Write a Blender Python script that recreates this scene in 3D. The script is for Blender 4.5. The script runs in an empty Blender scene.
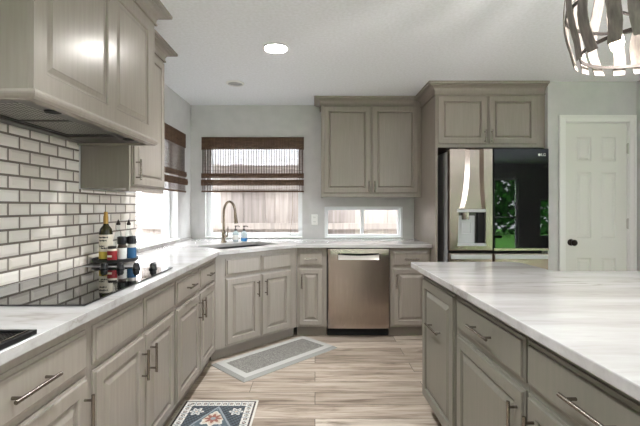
import bpy, bmesh, math, random
from mathutils import Vector, Matrix
random.seed(7)
SC = bpy.context.scene
COL = SC.collection
PI = math.pi

# ---------------------------------------------------------------- camera, world, light
EYE = 1.275                       # eye height; the camera stands at x=0, y=0
cam_data = bpy.data.cameras.new('camera')
cam = bpy.data.objects.new('camera', cam_data)
COL.objects.link(cam)
cam.location = (0, 0, EYE)
cam.rotation_euler = (PI/2, 0, 0)
cam_data.sensor_width = 36
cam_data.lens = 400/640*36
cam_data.shift_x = 5/640
cam_data.shift_y = -6/640
cam_data.clip_start = 0.05
SC.camera = cam

SC.view_settings.view_transform = 'Standard'
SC.view_settings.look = 'None'
SC.view_settings.gamma = 1
SC.view_settings.use_curve_mapping = False
SC.view_settings.exposure = 0.17
SC.cycles.max_bounces = 10
SC.cycles.diffuse_bounces = 6
SC.cycles.transparent_max_bounces = 24

world = bpy.data.worlds.new('world')
SC.world = world
world.use_nodes = True
bg = world.node_tree.nodes['Background']
bg.inputs['Color'].default_value = (0.90, 0.95, 1.0, 1)
bg.inputs['Strength'].default_value = 16.0

CANS = [(-0.286, 2.93, 15.0), (-0.286, 0.95, 14.5), (2.35, 0.9, 11.0), (-0.286, -1.0, 8.0), (1.0, -1.0, 8.0),
        (4.6, 1.0, 8.0), (4.6, -1.2, 5.0), (2.4, -2.4, 5.0)]  # only the first shows; the others are unseen, set to light the room
for cx, cy, power in CANS:
    ld = bpy.data.lights.new('can_lamp', 'AREA')
    ld.shape = 'DISK'
    ld.size = 0.13
    ld.energy = power*1.15
    ld.spread = math.radians(118)          # recessed cans throw a limited cone
    ld.color = (0.90, 0.95, 1.0)
    lo = bpy.data.objects.new('can_lamp', ld)
    COL.objects.link(lo)
    lo.location = (cx, cy, 2.425)
# added upward fill lamps, unseen behind the camera, to brighten the ceiling softly
for bx, by, sx, sy, e in ((2.9, -1.5, 4.5, 2.6, 76.0), (0.0, -1.7, 1.6, 2.2, 15.0)):
    ld = bpy.data.lights.new('added_bounce_light', 'AREA')
    ld.shape = 'RECTANGLE'; ld.size = sx; ld.size_y = sy
    ld.energy = e
    ld.color = (0.82, 0.91, 1.0)
    lo = bpy.data.objects.new('added_bounce_light', ld)
    COL.objects.link(lo)
    lo.location = (bx, by, 1.8)
    lo.rotation_euler = (PI, 0, 0)

# ---------------------------------------------------------------- materials
def lin(c):
    return tuple(((v/255)/12.92 if v/255 <= .04045 else ((v/255+.055)/1.055)**2.4) for v in c)

def mat(name, col, rough=.5, metal=0.0, **kw):
    m = bpy.data.materials.new(name)
    m.use_nodes = True
    b = m.node_tree.nodes['Principled BSDF']
    b.inputs['Base Color'].default_value = (*lin(col), 1)
    b.inputs['Roughness'].default_value = rough
    b.inputs['Metallic'].default_value = metal
    for k, v in kw.items():
        b.inputs[k.replace('_', ' ')].default_value = v
    return m

class NT:
    def __init__(self, m):
        self.t = m.node_tree
        self.b = self.t.nodes['Principled BSDF']
    def n(self, typ, **kw):
        x = self.t.nodes.new(typ)
        for k, v in kw.items():
            if k in x.inputs:
                x.inputs[k].default_value = v
            else:
                setattr(x, k, v)
        return x
    def l(self, a, b):
        self.t.links.new(a, b)
    def coords(self, scale=(1, 1, 1), rot=(0, 0, 0), kind='Object'):
        tc = self.n('ShaderNodeTexCoord')
        mp = self.n('ShaderNodeMapping')
        mp.inputs['Scale'].default_value = scale
        mp.inputs['Rotation'].default_value = rot
        self.l(tc.outputs[kind], mp.inputs['Vector'])
        return mp.outputs['Vector']
    def world(self, scale=(1, 1, 1), rot=(0, 0, 0)):
        g = self.n('ShaderNodeNewGeometry')
        mp = self.n('ShaderNodeMapping')
        mp.inputs['Scale'].default_value = scale
        mp.inputs['Rotation'].default_value = rot
        self.l(g.outputs['Position'], mp.inputs['Vector'])
        return mp.outputs['Vector']
    def ramp(self, fac, stops):
        r = self.n('ShaderNodeValToRGB')
        e = r.color_ramp.elements
        while len(e) > 1:
            e.remove(e[0])
        e[0].position = stops[0][0]
        e[0].color = (*lin(stops[0][1]), 1)
        for p, c in stops[1:]:
            x = e.new(p)
            x.color = (*lin(c), 1)
        self.l(fac, r.inputs['Fac'])
        return r.outputs['Color']
    def mix(self, fac, a, b, typ='MIX'):
        m = self.n('ShaderNodeMix', data_type='RGBA', blend_type=typ)
        if isinstance(fac, (int, float)):
            m.inputs[0].default_value = fac
        else:
            self.l(fac, m.inputs[0])
        for i, v in ((6, a), (7, b)):
            if isinstance(v, tuple):
                m.inputs[i].default_value = (*lin(v), 1)
            else:
                self.l(v, m.inputs[i])
        return m.outputs[2]
    def bump(self, h, strength=.2, dist=.01):
        b = self.n('ShaderNodeBump', Strength=strength, Distance=dist)
        self.l(h, b.inputs['Height'])
        self.l(b.outputs['Normal'], self.b.inputs['Normal'])

def noise(nt, vec, scale, detail=3, rough=.55, out='Fac', dist=0.0):
    n = nt.n('ShaderNodeTexNoise', Scale=scale, Detail=detail, Roughness=rough, Distortion=dist)
    nt.l(vec, n.inputs['Vector'])
    return n.outputs[out]

def paint(name, col, rough=.4, grain=.06, stretch=(60, 60, 4), spec=.5):
    m = mat(name, col, rough)
    nt = NT(m)
    v = nt.world(stretch)
    f = noise(nt, v, 1.0, 3)
    a = tuple(int(c*(1-grain)) for c in col)
    b = tuple(min(255, int(c*(1+grain))) for c in col)
    nt.l(nt.ramp(f, [(.3, a), (.7, b)]), nt.b.inputs['Base Color'])
    m.node_tree.nodes['Principled BSDF'].inputs['Specular IOR Level'].default_value = spec
    nt.bump(f, .03, .001)
    return m

M = {}
M['cab'] = paint('taupe cabinet paint', (149, 140, 130), .27, .025)
M['island'] = paint('green grey island paint', (121, 117, 106), .34, .025)
M['crown'] = M['cab']
M['wall'] = paint('pale grey wall paint', (200, 199, 197), .75, .02, (9, 9, 9), .2)
M['wall_dark'] = M['wall']
M['ceil'] = paint('white ceiling paint', (238, 240, 243), .9, .025, (50, 50, 50), .1)
M['white'] = mat('white trim paint', (232, 231, 227), .4)
M['vinyl'] = mat('white window vinyl', (240, 242, 243), .35)
M['door'] = mat('white door paint', (222, 221, 214), .4)
M['toe'] = mat('taupe toe kick', (128, 119, 109), .6)
M['nickel'] = mat('brushed nickel', (140, 132, 123), .26, 1.0)
M['faucet'] = mat('warm brushed nickel', (140, 128, 112), .26, 1.0)
M['darkmetal'] = mat('dark bronze metal', (48, 42, 38), .35, .9)
M['black'] = mat('black plastic', (18, 18, 19), .35)
M['blackgap'] = mat('black gap', (12, 12, 12), .8)
M['blackglass'] = mat('black glass', (6, 6, 7), .03, 0, IOR=1.6)
M['mirrorglass'] = mat('tinted mirror glass', (5, 5, 6), .02, 0, IOR=1.36)
M['cooktop'] = mat('cooktop glass', (10, 10, 11), .03, 0, IOR=1.95)
M['plate'] = mat('white plastic', (235, 234, 230), .35)
M['hoodsteel'] = mat('hood steel', (96, 93, 89), .35, .7)
M['sinksteel'] = mat('sink steel', (38, 37, 36), .5, 0.0)
M['hinge'] = mat('satin hinge', (190, 186, 178), .35, .8)

def steel(name, col, rough, vert=True):
    m = mat(name, col, rough, 1.0)
    nt = NT(m)
    v = nt.world((260, 260, 3) if vert else (3, 3, 260))
    f = noise(nt, v, 1.0, 2)
    nt.l(nt.ramp(f, [(.25, tuple(int(c*.93) for c in col)), (.75, tuple(min(255, int(c*1.05)) for c in col))]), nt.b.inputs['Base Color'])
    nt.b.inputs['Anisotropic'].default_value = .5
    return m
M['steel'] = steel('brushed stainless steel', (172, 158, 148), .25)
M['brightsteel'] = mat('bright polished steel', (225, 220, 214), .22, 1.0)
M['steel_side'] = mat('fridge side grey', (186, 187, 188), .4, .1)

def marble():
    m = mat('white quartzite', (225, 222, 216), .15)
    nt = NT(m)
    v = nt.world((.35, 2.2, 2.2))
    warp = noise(nt, v, 1.6, 5, .6, 'Color')
    mv = nt.n('ShaderNodeVectorMath', operation='MULTIPLY_ADD')
    nt.l(warp, mv.inputs[0]); mv.inputs[1].default_value = (.8, .8, .8); nt.l(v, mv.inputs[2])
    f1 = noise(nt, mv.outputs[0], 2.2, 5, .62)
    base = nt.ramp(f1, [(.26, (146, 141, 138)), (.40, (174, 170, 167)), (.58, (190, 187, 185)), (.75, (202, 200, 199))])
    f2 = noise(nt, mv.outputs[0], 1.3, 4, .55)
    sub = nt.n('ShaderNodeMath', operation='SUBTRACT'); nt.l(f2, sub.inputs[0]); sub.inputs[1].default_value = .5
    ab = nt.n('ShaderNodeMath', operation='ABSOLUTE'); nt.l(sub.outputs[0], ab.inputs[0])
    vein = nt.ramp(ab.outputs[0], [(0, (255, 255, 255)), (.012, (150, 150, 150)), (.04, (0, 0, 0))])
    f3 = noise(nt, v, 1.1, 2)
    vm = nt.n('ShaderNodeMath', operation='MULTIPLY'); nt.l(vein, vm.inputs[0]); nt.l(nt.ramp(f3, [(.45, (0, 0, 0)), (.62, (235, 235, 235))]), vm.inputs[1])
    nt.l(nt.mix(vm.outputs[0], base, (150, 143, 138)), nt.b.inputs['Base Color'])
    return m
M['marble'] = marble()

def floor_mat():
    m = mat('grey brown wood planks', (150, 135, 120), .42)
    nt = NT(m)
    v = nt.world((1, 1, 1))
    br = nt.n('ShaderNodeTexBrick', offset=.37, offset_frequency=2, squash=1)
    br.inputs['Color1'].default_value = (0, 0, 0, 1)
    br.inputs['Color2'].default_value = (1, 1, 1, 1)
    br.inputs['Mortar'].default_value = (.5, .5, .5, 1)
    br.inputs['Scale'].default_value = 1
    br.inputs['Mortar Size'].default_value = .0022
    br.inputs['Mortar Smooth'].default_value = .3
    br.inputs['Bias'].default_value = 0
    br.inputs['Brick Width'].default_value = 1.22
    br.inputs['Row Height'].default_value = .172
    nt.l(v, br.inputs['Vector'])
    # grain runs along the boards; every board is shifted by its own tone
    add = nt.n('ShaderNodeVectorMath', operation='MULTIPLY_ADD')
    nt.l(br.outputs['Color'], add.inputs[0]); add.inputs[1].default_value = (7, 3, 5); nt.l(v, add.inputs[2])
    mp = nt.n('ShaderNodeMapping'); mp.inputs['Scale'].default_value = (1.3, 17, 1)
    nt.l(add.outputs[0], mp.inputs['Vector'])
    g = noise(nt, mp.outputs[0], 1.5, 7, .65, dist=.6)
    grain = nt.ramp(g, [(.22, (86, 75, 65)), (.36, (146, 132, 119)), (.5, (190, 177, 164)), (.64, (212, 202, 191)), (.82, (234, 227, 218))])
    tone = nt.ramp(br.outputs['Color'], [(0, (190, 180, 168)), (.5, (230, 222, 212)), (1, (255, 252, 246))])
    c = nt.mix(.75, grain, tone, 'MULTIPLY')
    mp2 = nt.n('ShaderNodeMapping'); mp2.inputs['Scale'].default_value = (.9, 5, 1)
    nt.l(add.outputs[0], mp2.inputs['Vector'])
    k = noise(nt, mp2.outputs[0], 2.0, 4, .6, dist=1.2)
    c = nt.mix(nt.ramp(k, [(.56, (0, 0, 0)), (.70, (220, 220, 220))]), c, (108, 92, 78))
    c = nt.mix(br.outputs['Fac'], c, (70, 60, 52))
    nt.l(c, nt.b.inputs['Base Color'])
    nt.bump(g, .12, .002)
    return m
M['floor'] = floor_mat()

def tile_mat():
    m = mat('bevelled cream tile', (226, 218, 206), .12)
    nt = NT(m)
    g = nt.n('ShaderNodeNewGeometry')
    nt.l(nt.ramp(g.outputs['Random Per Island'], [(0, (218, 209, 198)), (.5, (230, 222, 212)), (1, (240, 234, 226))]), nt.b.inputs['Base Color'])
    return m
M['tile'] = tile_mat()
M['grout'] = mat('grey grout', (118, 108, 98), .8)

def weave_mat(name, a, b, trans=.25):
    m = mat(name, a, .7)
    nt = NT(m)
    v = nt.world((12, 12, 240))
    f = noise(nt, v, 1.0, 3)
    v2 = nt.world((90, 90, 3))
    f2 = noise(nt, v2, 1.0, 1)
    c = nt.mix(f2, nt.ramp(f, [(.3, a), (.7, b)]), nt.ramp(f, [(.3, tuple(int(x*.6) for x in a)), (.7, a)]))
    nt.l(c, nt.b.inputs['Base Color'])
    tr = nt.n('ShaderNodeBsdfTranslucent'); nt.l(c, tr.inputs['Color'])
    mx = nt.n('ShaderNodeMixShader'); mx.inputs[0].default_value = trans
    out = m.node_tree.nodes['Material Output']
    nt.l(nt.b.outputs[0], mx.inputs[1]); nt.l(tr.outputs[0], mx.inputs[2]); nt.l(mx.outputs[0], out.inputs['Surface'])
    return m
M['bamboo'] = weave_mat('woven brown bamboo', (88, 64, 48), (132, 102, 78), .12)
M['cordband'] = weave_mat('brown weaving cord', (96, 84, 78), (120, 106, 98), .05)
M['bamboo_light'] = weave_mat('thin bamboo reeds', (150, 138, 130), (196, 188, 184), .6)

def clear_glass(name, gloss=.08, tint=(1, 1, 1)):
    m = bpy.data.materials.new(name)
    m.use_nodes = True
    t = m.node_tree
    t.nodes.remove(t.nodes['Principled BSDF'])
    a = t.nodes.new('ShaderNodeBsdfTransparent'); a.inputs[0].default_value = (*tint, 1)
    g = t.nodes.new('ShaderNodeBsdfGlossy'); g.inputs['Roughness'].default_value = .02
    lw = t.nodes.new('ShaderNodeLayerWeight'); lw.inputs[0].default_value = .5
    fr = t.nodes.new('ShaderNodeMath'); fr.operation = 'POWER'; fr.inputs[1].default_value = 5
    t.links.new(lw.outputs['Facing'], fr.inputs[0])
    mx = t.nodes.new('ShaderNodeMixShader')
    t.links.new(fr.outputs[0], mx.inputs[0])
    t.links.new(a.outputs[0], mx.inputs[1]); t.links.new(g.outputs[0], mx.inputs[2])
    t.links.new(mx.outputs[0], t.nodes['Material Output'].inputs[0])
    return m
M['pane'] = clear_glass('window glass')
M['bottleglass'] = clear_glass('clear bottle glass', tint=(.9, .93, .92))

def emit(name, col, s):
    m = mat(name, (255, 255, 255), .4)
    b = m.node_tree.nodes['Principled BSDF']
    b.inputs['Emission Color'].default_value = (*lin(col), 1)
    b.inputs['Emission Strength'].default_value = s
    return m
M['lens'] = emit('downlight lens', (255, 250, 244), 150)
M['bulb'] = emit('warm bulb', (255, 236, 206), 9)

def fabric(name, a, b, scale=350, rough=.95):
    m = mat(name, a, rough)
    nt = NT(m)
    v = nt.coords((1, 1, 1))
    f = noise(nt, v, scale, 2)
    nt.l(nt.ramp(f, [(.35, a), (.65, b)]), nt.b.inputs['Base Color'])
    nt.bump(f, .3, .002)
    return m
M['mat_rim'] = fabric('pale grey mat border', (172, 169, 163), (184, 181, 175))
M['mat_field'] = fabric('grey woven mat field', (98, 95, 89), (146, 142, 135), 130)
M['mat_edge'] = fabric('mid grey mat edge', (140, 138, 132), (152, 150, 144))
RUG = {'w': (214, 208, 198), 'd': (62, 62, 66), 's': (84, 96, 102), 'g': (140, 146, 148), 'b': (196, 178, 160), 'r': (142, 92, 80), 'k': (92, 74, 70)}
for k, c in RUG.items():
    M['rug_'+k] = fabric('rug wool '+k, tuple(int(x*.92) for x in c), c, 500)

def filt_mat():
    m = mat('mesh filter steel', (128, 126, 120), .4, .8)
    nt = NT(m)
    v = nt.world((62, 62, 62), (0, 0, PI/4))
    ck = nt.n('ShaderNodeTexChecker', Scale=1.0)
    nt.l(v, ck.inputs['Vector'])
    nt.l(nt.mix(ck.outputs['Fac'], (40, 38, 36), (176, 172, 165)), nt.b.inputs['Base Color'])
    return m
M['filter'] = filt_mat()

def wood_strip():
    m = mat('weathered grey strip', (120, 114, 108), .6)
    nt = NT(m)
    f = noise(nt, nt.world((70, 70, 6)), 1.0, 4)
    nt.l(nt.ramp(f, [(.3, (96, 90, 85)), (.7, (140, 133, 126))]), nt.b.inputs['Base Color'])
    return m
M['strip'] = wood_strip()
M['iron'] = mat('dark iron', (58, 54, 52), .5, .7)

def fence_mat():
    m = mat('pale fence boards', (226, 212, 200), .8)
    nt = NT(m)
    g = nt.n('ShaderNodeNewGeometry')
    f = noise(nt, nt.world((30, 30, 1.5)), 1.0, 4)
    a = nt.ramp(f, [(.3, (176, 168, 160)), (.7, (206, 198, 190))])
    b = nt.ramp(g.outputs['Random Per Island'], [(0, (178, 174, 176)), (.5, (235, 230, 230)), (1, (255, 254, 252))])
    nt.l(nt.mix(1.0, a, b, 'MULTIPLY'), nt.b.inputs['Base Color'])
    return m
M['fence'] = fence_mat()
M['siding'] = mat('pale house siding', (206, 206, 208), .7)
M['lawn'] = fabric('lawn', (84, 168, 58), (140, 214, 92), 30)
M['leaf'] = fabric('hedge leaves', (22, 60, 24), (84, 150, 60), 12)
M['paving'] = fabric('pale paving', (170, 166, 160), (190, 186, 178), 30)

# bottles
M['oil'] = mat('dark green glass', (44, 42, 18), .06, 0)
M['gold'] = mat('gold foil', (178, 140, 74), .35, .6)
M['label_cream'] = mat('cream paper label', (226, 216, 196), .6)
M['label_red'] = mat('red paper label', (150, 30, 34), .5)
M['label_yellow'] = mat('yellow label band', (206, 178, 70), .5)
M['label_blue'] = mat('blue paper label', (40, 96, 140), .5)
M['label_dark'] = mat('dark label print', (46, 40, 36), .5)
M['label_white'] = mat('white paper label', (236, 234, 228), .5)
M['soap_blue'] = mat('blue soap', (70, 150, 220), .1, 0, Transmission_Weight=.3)
M['soap_clear'] = mat('pale soap', (220, 232, 238), .08, 0, Transmission_Weight=.4)
M['pepper'] = mat('peppercorns', (70, 56, 46), .7)
M['salt'] = mat('pale salt', (214, 208, 200), .6)

# ---------------------------------------------------------------- mesh building
class MB:
    def __init__(self):
        self.v, self.f, self.mi = [], [], []
    def add(self, vs, fs, mi=0):
        o = len(self.v)
        self.v += [tuple(p) for p in vs]
        self.f += [tuple(i+o for i in q) for q in fs]
        self.mi += [mi]*len(fs)
        return self
    def box(self, x0, x1, y0, y1, z0, z1, mi=0):
        vs = [(x, y, z) for x in (x0, x1) for y in (y0, y1) for z in (z0, z1)]
        return self.add(vs, [(0, 1, 3, 2), (4, 6, 7, 5), (0, 4, 5, 1), (2, 3, 7, 6), (0, 2, 6, 4), (1, 5, 7, 3)], mi)
    def tube(self, pts, r, n=12, mi=0, cap=True):
        pts = [Vector(p) for p in pts]
        rs = r if isinstance(r, (list, tuple)) else [r]*len(pts)
        vs, fs = [], []
        prev = None
        for i, p in enumerate(pts):
            d = (pts[min(i+1, len(pts)-1)]-pts[max(i-1, 0)]).normalized()
            if prev is None:
                a = d.orthogonal().normalized()
            else:
                a = (prev-d*prev.dot(d)).normalized()
            prev = a
            b = d.cross(a)
            for k in range(n):
                t = 2*PI*k/n
                vs.append(p+(a*math.cos(t)+b*math.sin(t))*rs[i])
        for i in range(len(pts)-1):
            for k in range(n):
                k2 = (k+1) % n
                fs.append((i*n+k, i*n+k2, (i+1)*n+k2, (i+1)*n+k))
        if cap:
            fs.append(tuple(range(n))[::-1])
            fs.append(tuple((len(pts)-1)*n+k for k in range(n)))
        return self.add(vs, fs, mi)
    def lathe(self, prof, c=(0, 0, 0), n=24, mi=0):
        vs, fs = [], []
        for r, z in prof:
            for k in range(n):
                t = 2*PI*k/n
                vs.append((c[0]+max(r, 1e-5)*math.cos(t), c[1]+max(r, 1e-5)*math.sin(t), c[2]+z))
        for i in range(len(prof)-1):
            for k in range(n):
                k2 = (k+1) % n
                fs.append((i*n+k, i*n+k2, (i+1)*n+k2, (i+1)*n+k))
        fs.append(tuple(range(n))[::-1])
        fs.append(tuple((len(prof)-1)*n+k for k in range(n)))
        return self.add(vs, fs, mi)
    def rings(self, x0, x1, z0, z1, prof, mi=0, last_mi=None):
        """a panel in the xz plane facing -y: prof = (inset, y) from the back outline to the centre field"""
        vs, fs = [], []
        for ins, y in prof:
            vs += [(x0+ins, y, z0+ins), (x1-ins, y, z0+ins), (x1-ins, y, z1-ins), (x0+ins, y, z1-ins)]
        for i in range(len(prof)-1):
            for k in range(4):
                k2 = (k+1) % 4
                fs.append((i*4+k, i*4+k2, (i+1)*4+k2, (i+1)*4+k))
        fs.append((3, 2, 1, 0))
        self.add(vs, fs, mi)
        o = len(self.v)-4
        self.f.append((o, o+1, o+2, o+3)); self.mi.append(mi if last_mi is None else last_mi)
        return self
    def prism(self, poly, z0, z1, mi=0):
        n = len(poly)
        vs = [(x, y, z0) for x, y in poly]+[(x, y, z1) for x, y in poly]
        fs = [tuple(range(n))[::-1], tuple(range(n, 2*n))]+[(i, (i+1) % n, n+(i+1) % n, n+i) for i in range(n)]
        return self.add(vs, fs, mi)
    def build(self, name, m, parent=None, smooth=False, bevel=0, segs=2, fix=True):
        me = bpy.data.meshes.new(name)
        me.from_pydata(self.v, [], self.f)
        ms = m if isinstance(m, (list, tuple)) else [m]
        for x in ms:
            me.materials.append(M[x] if isinstance(x, str) else x)
        if len(ms) > 1:
            me.polygons.foreach_set('material_index', self.mi)
        if fix:
            bm = bmesh.new(); bm.from_mesh(me)
            bmesh.ops.recalc_face_normals(bm, faces=bm.faces)
            bm.to_mesh(me); bm.free()
        if smooth:
            me.polygons.foreach_set('use_smooth', [True]*len(me.polygons))
            me.set_sharp_from_angle(angle=math.radians(38))
        o = bpy.data.objects.new(name, me)
        COL.objects.link(o)
        if parent:
            o.parent = parent
        if bevel:
            b = o.modifiers.new('bevel', 'BEVEL')
            b.width = bevel; b.segments = segs; b.limit_method = 'ANGLE'; b.angle_limit = math.radians(40)
        return o

def tag(o, label=None, cat=None, group=None, kind=None):
    if label: o['label'] = label
    if cat: o['category'] = cat
    if group: o['group'] = group
    if kind: o['kind'] = kind
    return o

def empty(name, loc=(0, 0, 0), rz=0, label=None, cat=None, group=None, kind=None):
    o = bpy.data.objects.new(name, None)
    COL.objects.link(o)
    o.location = loc
    o.rotation_euler = (0, 0, rz)
    o.empty_display_size = .1
    return tag(o, label, cat, group, kind)

def holed(name, outer, holes, extrude, m, parent=None, kind=None, bevel=0):
    """a plane with holes: outer and holes are loops of 3-D points, extruded along a vector"""
    bm = bmesh.new()
    es = []
    for loop in [outer]+holes:
        vs = [bm.verts.new(p) for p in loop]
        es += [bm.edges.new((vs[i], vs[(i+1) % len(vs)])) for i in range(len(vs))]
    bmesh.ops.triangle_fill(bm, use_beauty=True, use_dissolve=False, edges=es)
    ext = bmesh.ops.extrude_face_region(bm, geom=list(bm.faces), use_keep_orig=True)
    bmesh.ops.translate(bm, vec=extrude, verts=[e for e in ext['geom'] if isinstance(e, bmesh.types.BMVert)])
    bmesh.ops.recalc_face_normals(bm, faces=bm.faces)
    bmesh.ops.dissolve_limit(bm, angle_limit=.001, verts=bm.verts, edges=bm.edges)
    me = bpy.data.meshes.new(name)
    bm.to_mesh(me); bm.free()
    me.materials.append(M[m])
    o = bpy.data.objects.new(name, me)
    COL.objects.link(o)
    if parent: o.parent = parent
    if bevel:
        b = o.modifiers.new('bevel', 'BEVEL'); b.width = bevel; b.segments = 2; b.limit_method = 'ANGLE'; b.angle_limit = .7
    return tag(o, kind=kind)

# ---------------------------------------------------------------- the room
XL, YB, CEIL = -1.42, 4.577, 2.44
PX, PY = 2.165, 3.72           # pantry wall: its left edge and its plane
FX0 = -1.42; RX = 6.8; RY = -3.5

MB().box(-1.6, RX+.2, RY-.2, YB+.2, -.08, 0).build('floor', 'floor')['kind'] = 'structure'
holes_c = []
MB().box(-1.6, RX+.2, RY-.2, YB+.2, CEIL, CEIL+.1).build('ceiling', 'ceil')['kind'] = 'structure'

def rect_y(y, x0, x1, z0, z1):
    return [(x0, y, z0), (x1, y, z0), (x1, y, z1), (x0, y, z1)]
def rect_x(x, y0, y1, z0, z1):
    return [(x, y0, z0), (x, y1, z0), (x, y1, z1), (x, y0, z1)]

W1 = (-1.255, -.145, .922, 2.03)       # window over the sink: x0 x1 z0 z1
W2 = (.112, 1.0, .919, 1.278)          # low window under the wall cabinet
W3 = (3.18, 4.13, .94, 2.03)          # left wall window: y0 y1 z0 z1
holed('wall_back', rect_y(YB, XL-.16, RX+.16, 0, CEIL), [rect_y(YB, *W1), rect_y(YB, *W2)], (0, .16, 0), 'wall', kind='structure')
holed('wall_left', rect_x(XL, RY, YB-.001, 0, CEIL), [rect_x(XL, *W3)], (-.16, 0, 0), 'wall', kind='structure')
D1 = (2.326, 2.918, 0.0, 2.066)
holed('wall_pantry', [(PX, PY, 0), (D1[0], PY, 0), (D1[0], PY, D1[3]), (D1[1], PY, D1[3]), (D1[1], PY, 0), (2.99, PY, 0), (2.99, PY, CEIL), (PX, PY, CEIL)], [], (0, .11, 0), 'wall', kind='structure')
MB().box(PX, PX+.11, PY+.112, YB-.002, 0, CEIL).build('wall_pantry_side', 'wall')['kind'] = 'structure'
MB().box(2.99, 3.1, 3.36, PY+.11, 0, CEIL).build('wall_right', 'wall')['kind'] = 'structure'
MB().box(3.102, RX, 3.36, 3.47, 0, CEIL).build('wall_dining', 'wall')['kind'] = 'structure'
SW = (1.15, 2.55, .1, 2.1)                            # unseen window, added to mirror a bright band in the fridge steel
holed('wall_far_right', rect_x(RX, RY+.001, 3.47, 0, CEIL), [rect_x(RX, *SW)], (.16, 0, 0), 'wall', kind='structure')
PD = (4.82, 5.5, .03, 2.06); PW = (6.05, 6.42, .45, 1.5); RW = (.2, 1.7, .9, 2.1)
holed('wall_rear', rect_y(RY, XL-.16, RX+.16, 0, CEIL), [rect_y(RY, *PD), rect_y(RY, *PW), rect_y(RY, *RW)], (0, -.16, 0), 'wall', kind='structure')

def window(name, x0, x1, z0, z1, mull=(), rails=(), at=None, rz=0, fw=.05, depth=.07):
    """framed window; local x along the wall, front towards -y"""
    r = empty(name, at, rz, kind='structure')
    b = MB()
    b.box(x0, x0+fw, 0, depth, z0, z1); b.box(x1-fw, x1, 0, depth, z0, z1)
    b.box(x0+fw, x1-fw, 0, depth, z0, z0+fw); b.box(x0+fw, x1-fw, 0, depth, z1-fw, z1)
    for m_ in mull: b.box(m_-fw*.45, m_+fw*.45, .004, depth-.004, z0+fw, z1-fw)
    for m_ in rails: b.box(x0+fw, x1-fw, .004, depth-.004, m_-.02, m_+.02)
    b.build('window_frame', 'vinyl', r, bevel=.003)
    MB().box(x0+fw*.8, x1-fw*.8, depth*.5, depth*.5+.004, z0+fw*.8, z1-fw*.8).build('window_pane', 'pane', r)
    return r
w = window('window_1', *W1, at=(0, YB+.075, 0))
MB().box(W1[0]+.001, W1[1]-.001, -.095, -.001, W1[2], W1[2]+.012).build('window_sill', 'white', w, bevel=.003)
w = window('window_2', *W2, mull=(.548,), at=(0, YB+.05, 0), fw=.038)
b = MB()                                                            # white casing face and lining of the low window
b.box(W2[0]-.002, W2[0]+.02, -.056, -.001, W2[2], W2[3]); b.box(W2[1]-.02, W2[1]+.002, -.056, -.001, W2[2], W2[3])
b.box(W2[0]+.02, W2[1]-.02, -.056, -.001, W2[3]-.02, W2[3]+.002); b.box(W2[0]+.02, W2[1]-.02, -.056, -.001, W2[2]-.002, W2[2]+.015)
b.build('window_casing', 'vinyl', w)
w = window('window_3', 0, W3[1]-W3[0], W3[2], W3[3], at=(XL-.075, W3[0], 0), rz=PI/2)
MB().box(.001, W3[1]-W3[0]-.001, -.105, -.001, W3[2], W3[2]+.012).build('window_sill', 'white', w, bevel=.003)
window('added_window_rear', *RW, mull=(.95,), at=(0, RY-.1, 0), rz=0)  # added rear window, out of view, for soft fill on the cabinet fronts
window('window_5', *PW, at=(0, RY-.1, 0))
window('added_window_side', 0, SW[1]-SW[0], SW[2], SW[3], mull=(.7,), at=(RX+.06, SW[1], 0), rz=-PI/2)
window('door_2', *PD, rails=(1.0,), at=(0, RY-.1, 0), fw=.06)

# pantry door: casing, six panel slab, knob, hinges
pd = empty('door_1', (0, PY, 0), kind='structure')
dx0, dx1, dz1 = D1[0], D1[1], D1[3]
b = MB()
sx0, sx1, sz1 = dx0+.008, dx1-.008, dz1-.008
w_ = sx1-sx0
yF = .012
b.box(sx0, sx1, yF+.009, yF+.035, .008, sz1)
st, cs = .105*w_/.58, .09*w_/.58
px = [(sx0+st, sx0+w_/2-cs/2), (sx0+w_/2+cs/2, sx1-st)]
rows = [(.20, .80), (.985, 1.60), (1.70, 1.925)]
cuts = [r for c in px for r in [c]]
# stiles and rails in front of the backing, panels raised inside the openings
b.box(sx0, px[0][0], yF, yF+.009, .008, sz1); b.box(px[1][1], sx1, yF, yF+.009, .008, sz1); b.box(px[0][1], px[1][0], yF, yF+.009, .008, sz1)
zr = [.008]+[v for r in rows for v in r]+[sz1]
for i in range(0, len(zr), 2):
    for c in px:
        b.box(c[0], c[1], yF, yF+.009, zr[i], zr[i+1])
for c in px:
    for r in rows:
        b.rings(c[0], c[1], r[0], r[1], [(0, yF+.009), (0, yF), (.007, yF+.0085), (.017, yF+.0085), (.034, yF+.001)])
b.build('door_slab', 'door', pd)
b = MB()
cw, ct = .062, .018
prof = [(0, -.0005), (.0, -ct*.6), (.008, -ct), (.035, -ct), (cw-.006, -ct*.55), (cw, -.0005)]
def casing_side(pts_out, pts_in): pass
for (x0, x1) in ((dx0-cw, dx0), (dx1, dx1+cw)):
    b.box(x0, x1, -.012, -.0005, .0, dz1+cw)
    xo = (x0, x0+.022) if x0 < dx0-.01 else (x1-.022, x1)
    b.box(xo[0], xo[1], -.019, -.012, 0, dz1+cw)
b.box(dx0, dx1, -.012, -.0005, dz1, dz1+cw); b.box(dx0-cw+.022, dx1+cw-.022, -.019, -.012, dz1+cw-.022, dz1+cw)
b.build('door_casing', 'white', pd, bevel=.004)
b = MB()
b.box(dx0, dx0+.006, 0, .1, 0, dz1-.006); b.box(dx1-.006, dx1, 0, .1, 0, dz1-.006); b.box(dx0, dx1, 0, .1, dz1-.006, dz1)
b.build('door_jamb', 'white', pd)
kb = MB()
kx, kz = sx0+.052, .945
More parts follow.
